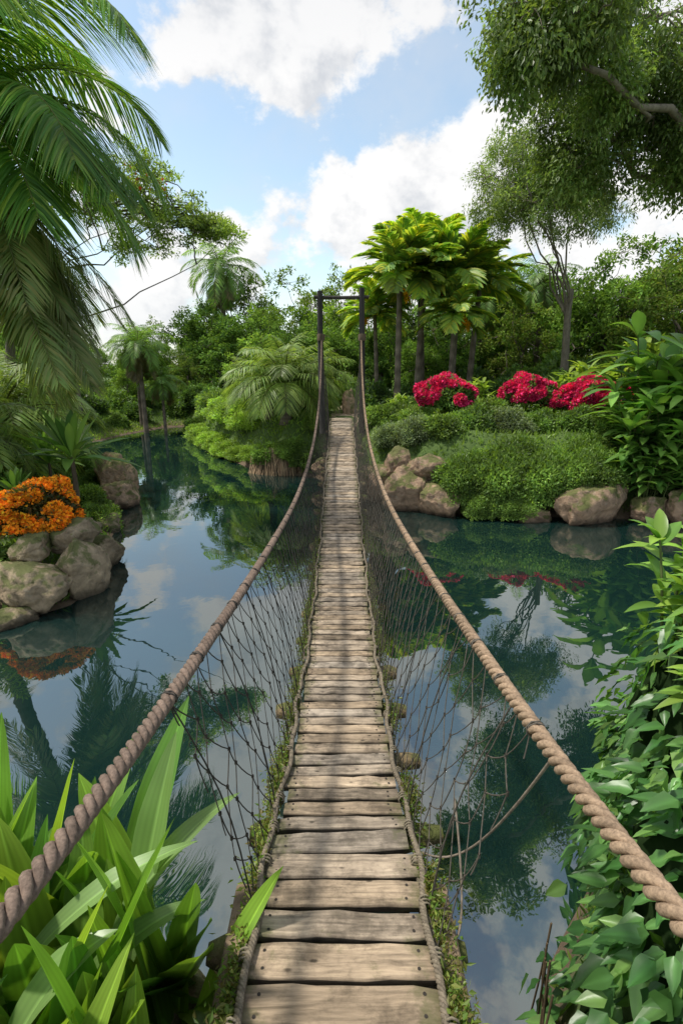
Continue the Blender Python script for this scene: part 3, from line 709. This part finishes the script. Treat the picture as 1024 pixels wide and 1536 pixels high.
# ------------------------------------------------------------------ shrubs
S = dict(
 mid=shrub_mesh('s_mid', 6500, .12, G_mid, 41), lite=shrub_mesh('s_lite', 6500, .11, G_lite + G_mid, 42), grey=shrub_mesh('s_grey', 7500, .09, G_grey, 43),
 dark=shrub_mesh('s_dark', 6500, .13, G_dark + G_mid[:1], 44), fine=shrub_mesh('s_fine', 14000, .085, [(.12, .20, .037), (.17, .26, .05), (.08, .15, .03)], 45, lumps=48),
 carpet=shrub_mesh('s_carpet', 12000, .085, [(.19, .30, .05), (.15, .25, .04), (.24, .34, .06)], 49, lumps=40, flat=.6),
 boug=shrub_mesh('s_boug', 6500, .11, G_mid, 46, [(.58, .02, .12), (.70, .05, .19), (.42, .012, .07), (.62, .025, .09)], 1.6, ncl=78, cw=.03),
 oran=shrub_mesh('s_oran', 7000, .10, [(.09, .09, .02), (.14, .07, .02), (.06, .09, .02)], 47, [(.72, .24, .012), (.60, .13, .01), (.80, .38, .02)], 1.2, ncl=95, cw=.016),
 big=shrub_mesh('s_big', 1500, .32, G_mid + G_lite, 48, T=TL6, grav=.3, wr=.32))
def sh(kind, name, x, y_, s, dz=0., z=None):
    zz = gz(x, y_) if z is None else z
    sc = s if hasattr(s, '__len__') else (s * rng.uniform(.95, 1.15), s, s * rng.uniform(.85, 1.05))
    obj(name, S[kind], (x, y_, zz + dz), rng.uniform(0, 6.28) if not hasattr(s, '__len__') else rng.uniform(-.4, .4), sc)
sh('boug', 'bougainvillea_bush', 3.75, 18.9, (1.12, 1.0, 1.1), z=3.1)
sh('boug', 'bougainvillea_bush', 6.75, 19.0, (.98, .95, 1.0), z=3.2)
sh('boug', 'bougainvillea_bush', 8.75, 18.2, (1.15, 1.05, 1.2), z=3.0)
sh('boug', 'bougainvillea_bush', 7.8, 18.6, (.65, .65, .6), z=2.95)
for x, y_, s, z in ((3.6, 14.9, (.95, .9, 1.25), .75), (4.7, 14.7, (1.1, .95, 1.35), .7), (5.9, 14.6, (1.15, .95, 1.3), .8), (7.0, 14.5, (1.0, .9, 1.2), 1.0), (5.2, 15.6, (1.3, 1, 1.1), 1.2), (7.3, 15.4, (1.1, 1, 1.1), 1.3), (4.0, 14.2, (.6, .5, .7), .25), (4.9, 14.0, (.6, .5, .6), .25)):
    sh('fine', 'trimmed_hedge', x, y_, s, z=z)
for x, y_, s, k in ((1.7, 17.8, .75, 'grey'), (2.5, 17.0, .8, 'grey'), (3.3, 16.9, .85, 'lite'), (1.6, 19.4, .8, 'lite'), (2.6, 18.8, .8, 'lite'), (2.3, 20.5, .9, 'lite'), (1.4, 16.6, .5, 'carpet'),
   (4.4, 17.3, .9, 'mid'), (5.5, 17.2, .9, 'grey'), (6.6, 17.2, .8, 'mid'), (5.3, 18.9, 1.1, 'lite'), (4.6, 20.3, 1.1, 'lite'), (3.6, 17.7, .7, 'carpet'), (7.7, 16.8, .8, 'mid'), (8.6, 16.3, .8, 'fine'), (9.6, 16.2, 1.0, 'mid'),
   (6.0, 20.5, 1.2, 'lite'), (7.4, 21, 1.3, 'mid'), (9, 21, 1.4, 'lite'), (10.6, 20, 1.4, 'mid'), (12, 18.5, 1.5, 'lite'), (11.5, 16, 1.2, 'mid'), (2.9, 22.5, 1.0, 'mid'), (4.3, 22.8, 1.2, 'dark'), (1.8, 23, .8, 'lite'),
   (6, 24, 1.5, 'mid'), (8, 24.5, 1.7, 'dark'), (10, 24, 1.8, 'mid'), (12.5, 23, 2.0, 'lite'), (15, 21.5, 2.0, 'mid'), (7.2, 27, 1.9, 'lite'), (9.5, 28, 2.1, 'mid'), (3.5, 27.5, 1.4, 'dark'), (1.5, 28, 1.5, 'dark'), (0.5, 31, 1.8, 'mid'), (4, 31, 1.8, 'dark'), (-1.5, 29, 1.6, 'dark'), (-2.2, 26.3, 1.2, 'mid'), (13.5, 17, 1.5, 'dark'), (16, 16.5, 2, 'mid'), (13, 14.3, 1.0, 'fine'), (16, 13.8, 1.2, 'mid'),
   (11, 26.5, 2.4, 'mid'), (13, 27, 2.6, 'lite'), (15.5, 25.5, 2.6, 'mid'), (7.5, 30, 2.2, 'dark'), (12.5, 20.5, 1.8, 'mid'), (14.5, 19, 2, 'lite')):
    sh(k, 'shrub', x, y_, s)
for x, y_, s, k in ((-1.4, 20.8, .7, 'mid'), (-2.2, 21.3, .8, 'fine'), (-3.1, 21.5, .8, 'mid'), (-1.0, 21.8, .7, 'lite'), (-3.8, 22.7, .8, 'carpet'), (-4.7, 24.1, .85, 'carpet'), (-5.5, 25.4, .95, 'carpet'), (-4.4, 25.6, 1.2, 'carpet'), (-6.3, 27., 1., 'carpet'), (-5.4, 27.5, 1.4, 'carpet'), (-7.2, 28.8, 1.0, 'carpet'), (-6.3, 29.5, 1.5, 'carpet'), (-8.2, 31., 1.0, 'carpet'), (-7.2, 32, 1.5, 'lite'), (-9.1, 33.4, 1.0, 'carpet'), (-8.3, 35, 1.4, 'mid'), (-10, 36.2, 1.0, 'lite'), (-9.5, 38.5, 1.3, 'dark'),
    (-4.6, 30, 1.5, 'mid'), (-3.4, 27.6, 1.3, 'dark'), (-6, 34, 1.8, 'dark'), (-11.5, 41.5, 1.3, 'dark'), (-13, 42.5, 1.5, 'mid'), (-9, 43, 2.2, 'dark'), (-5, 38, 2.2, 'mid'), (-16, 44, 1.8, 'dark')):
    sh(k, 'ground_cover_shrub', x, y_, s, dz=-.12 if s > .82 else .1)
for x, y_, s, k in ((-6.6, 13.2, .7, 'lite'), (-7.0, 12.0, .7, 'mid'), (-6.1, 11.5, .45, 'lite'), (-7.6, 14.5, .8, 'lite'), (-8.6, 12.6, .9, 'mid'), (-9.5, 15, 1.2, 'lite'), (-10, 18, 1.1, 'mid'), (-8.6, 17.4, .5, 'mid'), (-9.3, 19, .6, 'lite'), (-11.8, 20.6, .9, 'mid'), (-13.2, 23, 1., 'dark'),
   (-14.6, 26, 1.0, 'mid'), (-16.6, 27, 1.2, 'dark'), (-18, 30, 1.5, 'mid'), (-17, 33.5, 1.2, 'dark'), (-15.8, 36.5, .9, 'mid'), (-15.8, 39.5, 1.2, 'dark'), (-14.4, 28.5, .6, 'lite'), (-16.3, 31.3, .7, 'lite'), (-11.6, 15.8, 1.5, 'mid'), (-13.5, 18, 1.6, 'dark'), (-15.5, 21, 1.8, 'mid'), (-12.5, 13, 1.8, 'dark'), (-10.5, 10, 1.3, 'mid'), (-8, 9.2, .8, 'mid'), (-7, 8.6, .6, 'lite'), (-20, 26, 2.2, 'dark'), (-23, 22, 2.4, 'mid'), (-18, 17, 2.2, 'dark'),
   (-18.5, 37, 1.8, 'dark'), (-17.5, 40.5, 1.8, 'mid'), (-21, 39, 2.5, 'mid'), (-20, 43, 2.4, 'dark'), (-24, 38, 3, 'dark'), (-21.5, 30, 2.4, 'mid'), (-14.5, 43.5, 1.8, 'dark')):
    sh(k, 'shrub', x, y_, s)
sh('oran', 'croton_bush', -5.9, 9.6, (.95, .75, .85), z=1.3)
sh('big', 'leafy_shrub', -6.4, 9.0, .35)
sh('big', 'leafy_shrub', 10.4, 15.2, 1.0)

mb = MB(); n = 520
a = rng.uniform(0, 1, n); px = -3.9 + 2.5 * a + rng.normal(0, .02, n); py = 20.6 - .35 * np.sin(a * PI) + rng.normal(0, .08, n) + .3 * (1 - a)
P0 = np.stack([px, py, np.full(n, -.2)], -1); P1 = P0 + np.stack([rng.normal(.0, .12, n) - .5 * (a - .5), .55 + 0 * a, rng.uniform(.7, 1.3, n) * (1 - .5 * np.abs(a - .5))], -1)
segs(mb, P0, P1, rng.uniform(.015, .035, n), np.repeat(pal(n, [(.24, .16, .10), (.14, .10, .06), (.32, .23, .14)]), 8, 0), 0, 4)
obj('thatched_bank_edge', mb.mesh('thatch', [M_bark]))

# ------------------------------------------------------------------ plants with big leaves
BL = [(.10, .2, .04), (.14, .25, .05), (.07, .16, .035)]
r1 = rosette_mesh('r1', 51, 34, 1.15, .20, BL + [(.2, .3, .08)], T=TP6, grav=.35, up=1.35, stem=.5)
obj('dracaena_plant', r1, (-6.35, 12.0, 1.45), .3, 1.1)
obj('dracaena_plant', r1, (-7.6, 13.2, 1.3), 1.3, .8)
obj('dracaena_plant', r1, (-6.9, 10.6, 1.2), 2.3, .55)
cm = cane_mesh('cm', 52, 16, 2.6, 1.05, .25, [(.10, .22, .045), (.14, .27, .055), (.19, .32, .065)])
for x, y_, s, z in ((8.9, 14.5, 1.0, .9), (9.9, 14.6, 1.2, 1.0), (11.2, 14.8, 1.3, 1.1), (9.5, 15.6, 1.3, 1.6), (12.4, 15.2, 1.3, 1.2), (8.5, 14.2, .65, .6), (9.6, 13.9, .8, .4), (10.6, 13.9, .8, .5)):
    obj('ginger_plant', cm, (x, y_, z), rng.uniform(0, 6.28), s)
cy = cane_mesh('cy', 53, 12, 1.9, .8, .16, G_lite + [(.28, .36, .06)])
for x, y_, s in ((8.8, 20.2, .95), (10.2, 19, 1.1), (5.6, 21.8, .8), (11.5, 21, 1.2), (-8.8, 14, .7), (2.2, 21.2, .5)):
    obj('yellow_ginger_plant', cy, (x, y_, gz(x, y_)), rng.uniform(0, 6.28), s)

# ------------------------------------------------------------------ foreground: strap-leaved plant (left)
mb = MB(); r = np.random.default_rng(61)
FG = [(.13, .27, .035), (.19, .33, .045), (.085, .20, .03), (.27, .39, .055)]
n = 210
bx = r.uniform(-2.5, -.75, n); by = r.uniform(.75, 2.15, n); bz = np.full(n, .8)
az = r.uniform(0, 6.28, n); el = r.uniform(.95, 1.5, n)
L_ = r.uniform(.8, 1.65, n) * (1 + .1 * (bx < -1))
d = np.stack([np.cos(az) * np.cos(el), np.sin(az) * np.cos(el), np.sin(el)], -1)
nn = np.stack([-np.cos(az) * np.sin(el), -np.sin(az) * np.sin(el), np.cos(el)], -1)
leaves(mb, np.stack([bx, by, bz], -1), d, nn, L_, r.uniform(.15, .25, n), pal(n, FG, r, .15), TL12, r.uniform(.02, .28, n), .18, midk=.55, smooth=True, wav=.06)
lst = [((-1.05, 1.75, 1.5), (.5, .5, .8), .95, .12, .4), ((-1.15, 1.5, 1.4), (.55, .3, .9), .9, .12, .5), ((-1.25, 1.1, 1.35), (.45, .2, .6), .55, .13, .35), ((-1.0, 1.8, 1.3), (.15, .4, 1.1), 1.2, .17, .15),
       ((-1.4, 1.6, 1.5), (.65, .35, .75), 1.0, .12, .4), ((-1.3, 1.3, 1.4), (.35, .2, .9), 1.0, .17, .45)]
P = np.array([q[0] for q in lst]); D = np.array([q[1] for q in lst], float)
U = nrmz(np.cross(np.cross(D, [0, 0, 1.]), D))
leaves(mb, P, D, U, [q[2] for q in lst], [q[3] for q in lst], pal(len(lst), [(.2, .32, .10), (.16, .28, .07)], r, .05), TL12, [q[4] for q in lst], .2, midk=.4, smooth=True, wav=.05)
obj('strap_leaved_lily_plant', mb.mesh('strap', [M_leafn]))

# foreground right: vine-covered bank
mb = MB(); r = np.random.default_rng(62)
def vine_blob(c, rad, n, lsz, cols):
    f = lumpfun(r, 34, .06, .34)
    d = rdir(n, r); d = d[(d[:, 2] > -.75)]; n = len(d)
    R = f(d) * (1 - .14 * r.random(n)) + .035 * r.normal(size=n)
    pos = np.array(c) + d * R[:, None] * np.array(rad)
    out = nrmz(d / np.array(rad))
    dd = nrmz(np.array([0, 0, -1.]) * .8 + out * .6 + rdir(n, r) * .55); nn = nrmz(out + [0, 0, .5] + rdir(n, r) * .45)
    L = lsz * r.uniform(.4, 1.3, n)
    leaves(mb, pos, dd, nn, L, L * r.uniform(.45, .62, n), pal(n, cols, r, .22), TO4, r.uniform(0, .4, n), .16, midk=.3, smooth=True, wav=.18)
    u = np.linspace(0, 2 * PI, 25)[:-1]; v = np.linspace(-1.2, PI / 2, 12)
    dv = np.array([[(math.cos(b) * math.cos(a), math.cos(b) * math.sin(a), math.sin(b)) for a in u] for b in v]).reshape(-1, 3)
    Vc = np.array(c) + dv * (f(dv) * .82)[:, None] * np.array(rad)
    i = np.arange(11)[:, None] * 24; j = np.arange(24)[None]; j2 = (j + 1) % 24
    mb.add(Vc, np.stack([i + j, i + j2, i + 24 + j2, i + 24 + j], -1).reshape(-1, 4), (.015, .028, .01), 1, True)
VG = [(.05, .14, .035), (.075, .18, .045), (.10, .22, .06), (.035, .10, .025), (.16, .28, .07)]
vine_blob((2.15, 1.75, .85), (1.15, 1.15, 1.75), 3400, .15, VG)
vine_blob((2.65, 2.8, 1.0), (1.15, 1.1, 1.75), 2800, .15, VG)
vine_blob((3.4, 3.6, .9), (1.1, .9, 1.5), 1300, .15, VG)
for i in range(26):
    a = r.uniform(2.4, 4.2); c0 = np.array([2.05 + 1.0 * math.cos(a), 1.7 + 1.0 * math.sin(a), r.uniform(.6, 1.2)])
    tube(mb, bez(c0, c0 + [-.04, -.05, -.3], c0 + [r.normal(0, .08), r.normal(0, .1), -.9], 7), .007, 4, (.10, .07, .04), 2)
obj('climbing_vine', mb.mesh('vine', [M_leafn, M_core, M_bark]))
r2 = cane_mesh('r2', 63, 12, .75, .36, .11, [(.16, .28, .045), (.24, .36, .06), (.11, .22, .04)], spread=.5, T=TL6, per=13, mat=M_leafn)
for x, y_, z, s in ((2.5, 3.2, 2.2, 1.0), (3.1, 3.6, 2.1, 1.1), (2.3, 2.5, 2.25, .6), (3.4, 3.1, 2.1, 1.2)):
    obj('schefflera_plant', r2, (x, y_, z), rng.uniform(0, 6.28), s)
sh('mid', 'shrub', 4.6, 3.6, 1.0); sh('mid', 'shrub', 6, 4, 1.1); sh('lite', 'shrub', 8, 4.2, 1.3)

# ------------------------------------------------------------------ rocks
def rock(x, y_, z, s, seed, col=(.20, .155, .11)):
    import bmesh
    bm = bmesh.new(); bmesh.ops.create_icosphere(bm, subdivisions=5, radius=1)
    V = np.array([v.co[:] for v in bm.verts]); Fq = np.array([[q.index for q in f.verts] for f in bm.faces]); bm.free()
    r = np.random.default_rng(seed)
    for _ in range(15):
        n_ = rdir(1, r)[0]; h = r.uniform(.58, .9); dd = V @ n_ - h
        V = V - np.where(dd > 0, dd * .9, 0)[:, None] * n_
    off = Vector((seed * 3.7, seed * 1.3, 0))
    ds_ = np.array([mnoise.fractal(Vector(v) * 1.8 + off, .75, 2.2, 6) - 1.1 * max(0, .10 - abs(mnoise.noise(Vector(v) * 1.6 - off))) * 3 for v in V])
    V = V * (1 + .14 * ds_)[:, None]
    mb = MB(); mb.add(V * np.array(s) * 1.06, Fq, np.array(col) * r.uniform(.75, 1.15), 0, True)
    obj('boulder', mb.mesh('boulder', [M_rock]), (x, y_, z), r.uniform(0, 6.28) if s[0] == s[1] else r.uniform(-.5, .5))
BR = (.31, .21, .14); TN = (.32, .245, .16)
for i, q in enumerate([(-4.85, 9.0, .5, (.55, .6, .6), TN), (-5.5, 8.45, .4, (.8, .55, .5), TN), (-6.25, 7.9, .35, (.5, .4, .45), (.17, .16, .15)), (-5.6, 7.7, -.02, (.5, .4, .3), TN), (-5.1, 9.4, 1.0, (.5, .45, .4), TN), (-5.7, 9.0, .9, (.4, .4, .34), TN), (-6.9, 8.0, .3, (.5, .45, .45), TN), (-5.1, 10.3, .3, (.42, .45, .5), TN), (-6.3, 7.3, -.05, (.45, .32, .28), (.16, .15, .14)),
    (-7.3, 16.4, .55, (.6, .6, .9), BR), (-6.9, 15.6, .35, (.6, .6, .5), BR), (-7.9, 17.3, .7, (.6, .6, .7), BR), (-6.3, 13.0, .1, (.5, .5, .35), TN),
    (1.95, 15.2, .55, (.7, .6, .8), BR), (2.8, 14.7, .42, (.85, .6, .66), BR), (1.25, 16.0, .6, (.5, .5, .6), BR), (2.65, 15.3, 1.25, (.7, .5, .5), BR), (.95, 16.8, .6, (.5, .5, .55), BR), (1.75, 16.0, 1.25, (.55, .5, .5), BR),
    (5.3, 14.0, .1, (.6, .5, .35), BR), (6.95, 13.85, .45, (1.15, .55, .82), BR), (8.5, 13.8, .35, (.6, .5, .45), BR), (9.7, 13.6, .35, (1.1, .5, .66), BR), (11.4, 13.4, .35, (.9, .5, .6), BR), (13, 13.3, .3, (.8, .5, .5), BR),
    (.35, 22.4, 2.5, (.42, .4, .8), BR), (-.55, 19.0, .6, (.5, .5, .5), BR), (-1.7, 2.4, .3, (.5, .35, .4), TN), (-.78, 1.75, .7, (.2, .3, .4), TN)]):
    rock(q[0], q[1], q[2], q[3], 100 + i, q[4])

# ------------------------------------------------------------------ path beyond the bridge and small grass
mb = MB(); ty = np.linspace(20.2, 34, 40); cx = .0 + .25 * np.sin((ty - 20) * .25)
L1 = np.stack([cx - .6 - .04 * np.sin(ty * 5), ty, 0 * ty], -1); R1 = np.stack([cx + .6 + .04 * np.sin(ty * 4), ty, 0 * ty], -1)
for A_ in (L1, R1): A_[:, 2] = hgt(A_[:, 0], A_[:, 1]) + .05
V = np.concatenate([L1, R1]); i = np.arange(39); mb.add(V, np.stack([i, i + 40, i + 41, i + 1], -1), (.34, .26, .18))
obj('path', mb.mesh('path', [M_path]))

mb = MB(); r = np.random.default_rng(71)
n = 200000
x = r.uniform(-24, 16, n); y_ = 7 + 38 * r.random(n) ** 1.2
d_ = sdf(x, y_); k = (d_ > .05) & (d_ < 8) & ~((np.abs(x) < .8) & (y_ > 19.5)); x = x[k]; y_ = y_[k]; n = len(x)
z = hgt(x, y_)
d = nrmz(np.stack([r.normal(0, .5, n), r.normal(0, .5, n), np.ones(n)], -1))
pa_ = (np.sin(x * 1.1 + 2 * np.sin(y_ * .5)) * .5 + .5)[:, None]
c = pal(n, G_mid, r) * (1 - pa_) + pal(n, G_lite, r) * pa_
sz = .10 + .14 * r.random(n)
leaves(mb, np.stack([x, y_, z - .01], -1), d, rdir(n, r), sz, sz * .3, c)
x = r.uniform(-6, 6, 26000); y_ = r.uniform(-1, 4, 26000); d_ = sdf(x, y_); k = (d_ > .02) & (np.abs(x) > .6); x = x[k]; y_ = y_[k]; n = len(x)
d = nrmz(np.stack([r.normal(0, .5, n), r.normal(0, .5, n), np.ones(n)], -1)); sz = .06 + .12 * r.random(n)
leaves(mb, np.stack([x, y_, hgt(x, y_) - .01], -1), d, rdir(n, r), sz, sz * .25, pal(n, G_mid + G_lite, r))
obj('grass', mb.mesh('grass', [M_leaf]))

# ------------------------------------------------------------------ sky / sun
to_sun = np.array([-.48, .04, .95]); to_sun /= np.linalg.norm(to_sun)
elv = math.asin(to_sun[2]); rot = math.atan2(to_sun[0], to_sun[1])
w = bpy.data.worlds.new('World'); scene.world = w; w.use_nodes = True; nt = w.node_tree; nt.nodes.clear()
sky = N(nt, 'ShaderNodeTexSky', sky_type='NISHITA'); sky.sun_disc = False
sky.sun_elevation = elv; sky.sun_rotation = rot; sky.air_density = 1.0; sky.dust_density = 1.2; sky.ozone_density = 1.0
tc = N(nt, 'ShaderNodeTexCoord'); dirv = tc.outputs['Generated']
def vm(op, a, b=None):
    n = nt.nodes.new('ShaderNodeVectorMath'); n.operation = op
    for i, x in enumerate((a, b)):
        if x is None: continue
        if isinstance(x, tuple): n.inputs[i].default_value = x
        else: nt.links.new(x, n.inputs[i])
    return n
st = vm('MULTIPLY', dirv, (1, 1, 1.35)).outputs[0]
n1 = noise(nt, st, 5.2, 8, .60, .1)
n2 = noise(nt, vm('ADD', st, (-.02, .0, .04)).outputs[0], 5.2, 5, .58, .1)
blobs = [((.009, .957, .270), .17, .28), ((.20, .932, .300), .22, .28), ((.10, .972, .20), .24, .26), ((-.172, .874, .455), .27, .24), ((-.012, .886, .50), .2, .16), ((-.314, .934, .172), .30, .2),
         ((.427, .875, .227), .3, .22), ((.45, .72, .52), .3, .12),
         ((-.18, .926, .325), .15, -.26), ((.08, .911, .41), .14, -.32), ((-.27, .893, .366), .12, -.16), ((.25, .85, .46), .17, -.2), ((-.07, .95, .345), .09, -.2)]
acc = None
for c, r_, amp in blobs:
    L = vm('LENGTH', vm('MULTIPLY', vm('SUBTRACT', dirv, c).outputs[0], (1, 1, 1.25)).outputs[0]).outputs['Value']
    q = mapr(nt, L, 0, r_, amp, 0)
    acc = q if acc is None else math_(nt, 'ADD', acc, q)
amp1 = math_(nt, 'MULTIPLY_ADD', n1, 1.9, -.445); amp2 = math_(nt, 'MULTIPLY_ADD', n2, 1.9, -.445)
den = math_(nt, 'ADD', amp1, acc); den2 = math_(nt, 'ADD', amp2, acc)
mask = mapr(nt, den, .47, .65)
sd = math_(nt, 'SUBTRACT', den2, den)
sz = N(nt, 'ShaderNodeSeparateXYZ'); LK(nt, dirv, sz.inputs[0])
high = mapr(nt, sz.outputs[2], .36, .52, 0, .22)
shade = math_(nt, 'ADD', math_(nt, 'ADD', mapr(nt, sd, -.10, .32, 0, .7), mapr(nt, den2, .85, 1.4, 0, .3)), high, clamp=True)
lit = mixc(nt, shade, (9.1, 9.0, 8.9), (5.2, 5.5, 6.0))
skc = mixc(nt, 1., sky.outputs[0], (2.4, 2.3, 1.95), 'MULTIPLY')
thin = mapr(nt, n2, .36, .70, .05, .38)
skc = mixc(nt, thin, skc, (6.4, 6.8, 7.3))
col = mixc(nt, math_(nt, 'MULTIPLY', mask, .97), skc, lit)
hz = mapr(nt, sz.outputs[2], .0, .22, .5, 0.)
col = mixc(nt, hz, col, (6.9, 7.3, 7.6))
bg = N(nt, 'ShaderNodeBackground'); bg.inputs[1].default_value = .115; LK(nt, col, bg.inputs[0])
out = N(nt, 'ShaderNodeOutputWorld'); LK(nt, bg.outputs[0], out.inputs[0])
ld = bpy.data.lights.new('sun', 'SUN'); ld.energy = 4.5; ld.angle = math.radians(4); ld.color = (1, .95, .86)
lo = bpy.data.objects.new('sun', ld); scene.collection.objects.link(lo)
lo.rotation_euler = Vector(to_sun).to_track_quat('Z', 'Y').to_euler()

scene.view_settings.view_transform = 'Standard'; scene.view_settings.look = 'None'; scene.view_settings.exposure = 0
cam = bpy.data.cameras.new('camera'); co = bpy.data.objects.new('camera', cam); scene.collection.objects.link(co)
cam.sensor_fit = 'VERTICAL'; cam.sensor_height = 36; cam.lens = 18; cam.clip_start = .05; cam.clip_end = 3000
co.location = (0, 0, 4.0); co.rotation_euler = (math.radians(90 - 15.15), 0, 0)
scene.camera = co
print('verts', sum(len(m.vertices) for m in bpy.data.meshes))
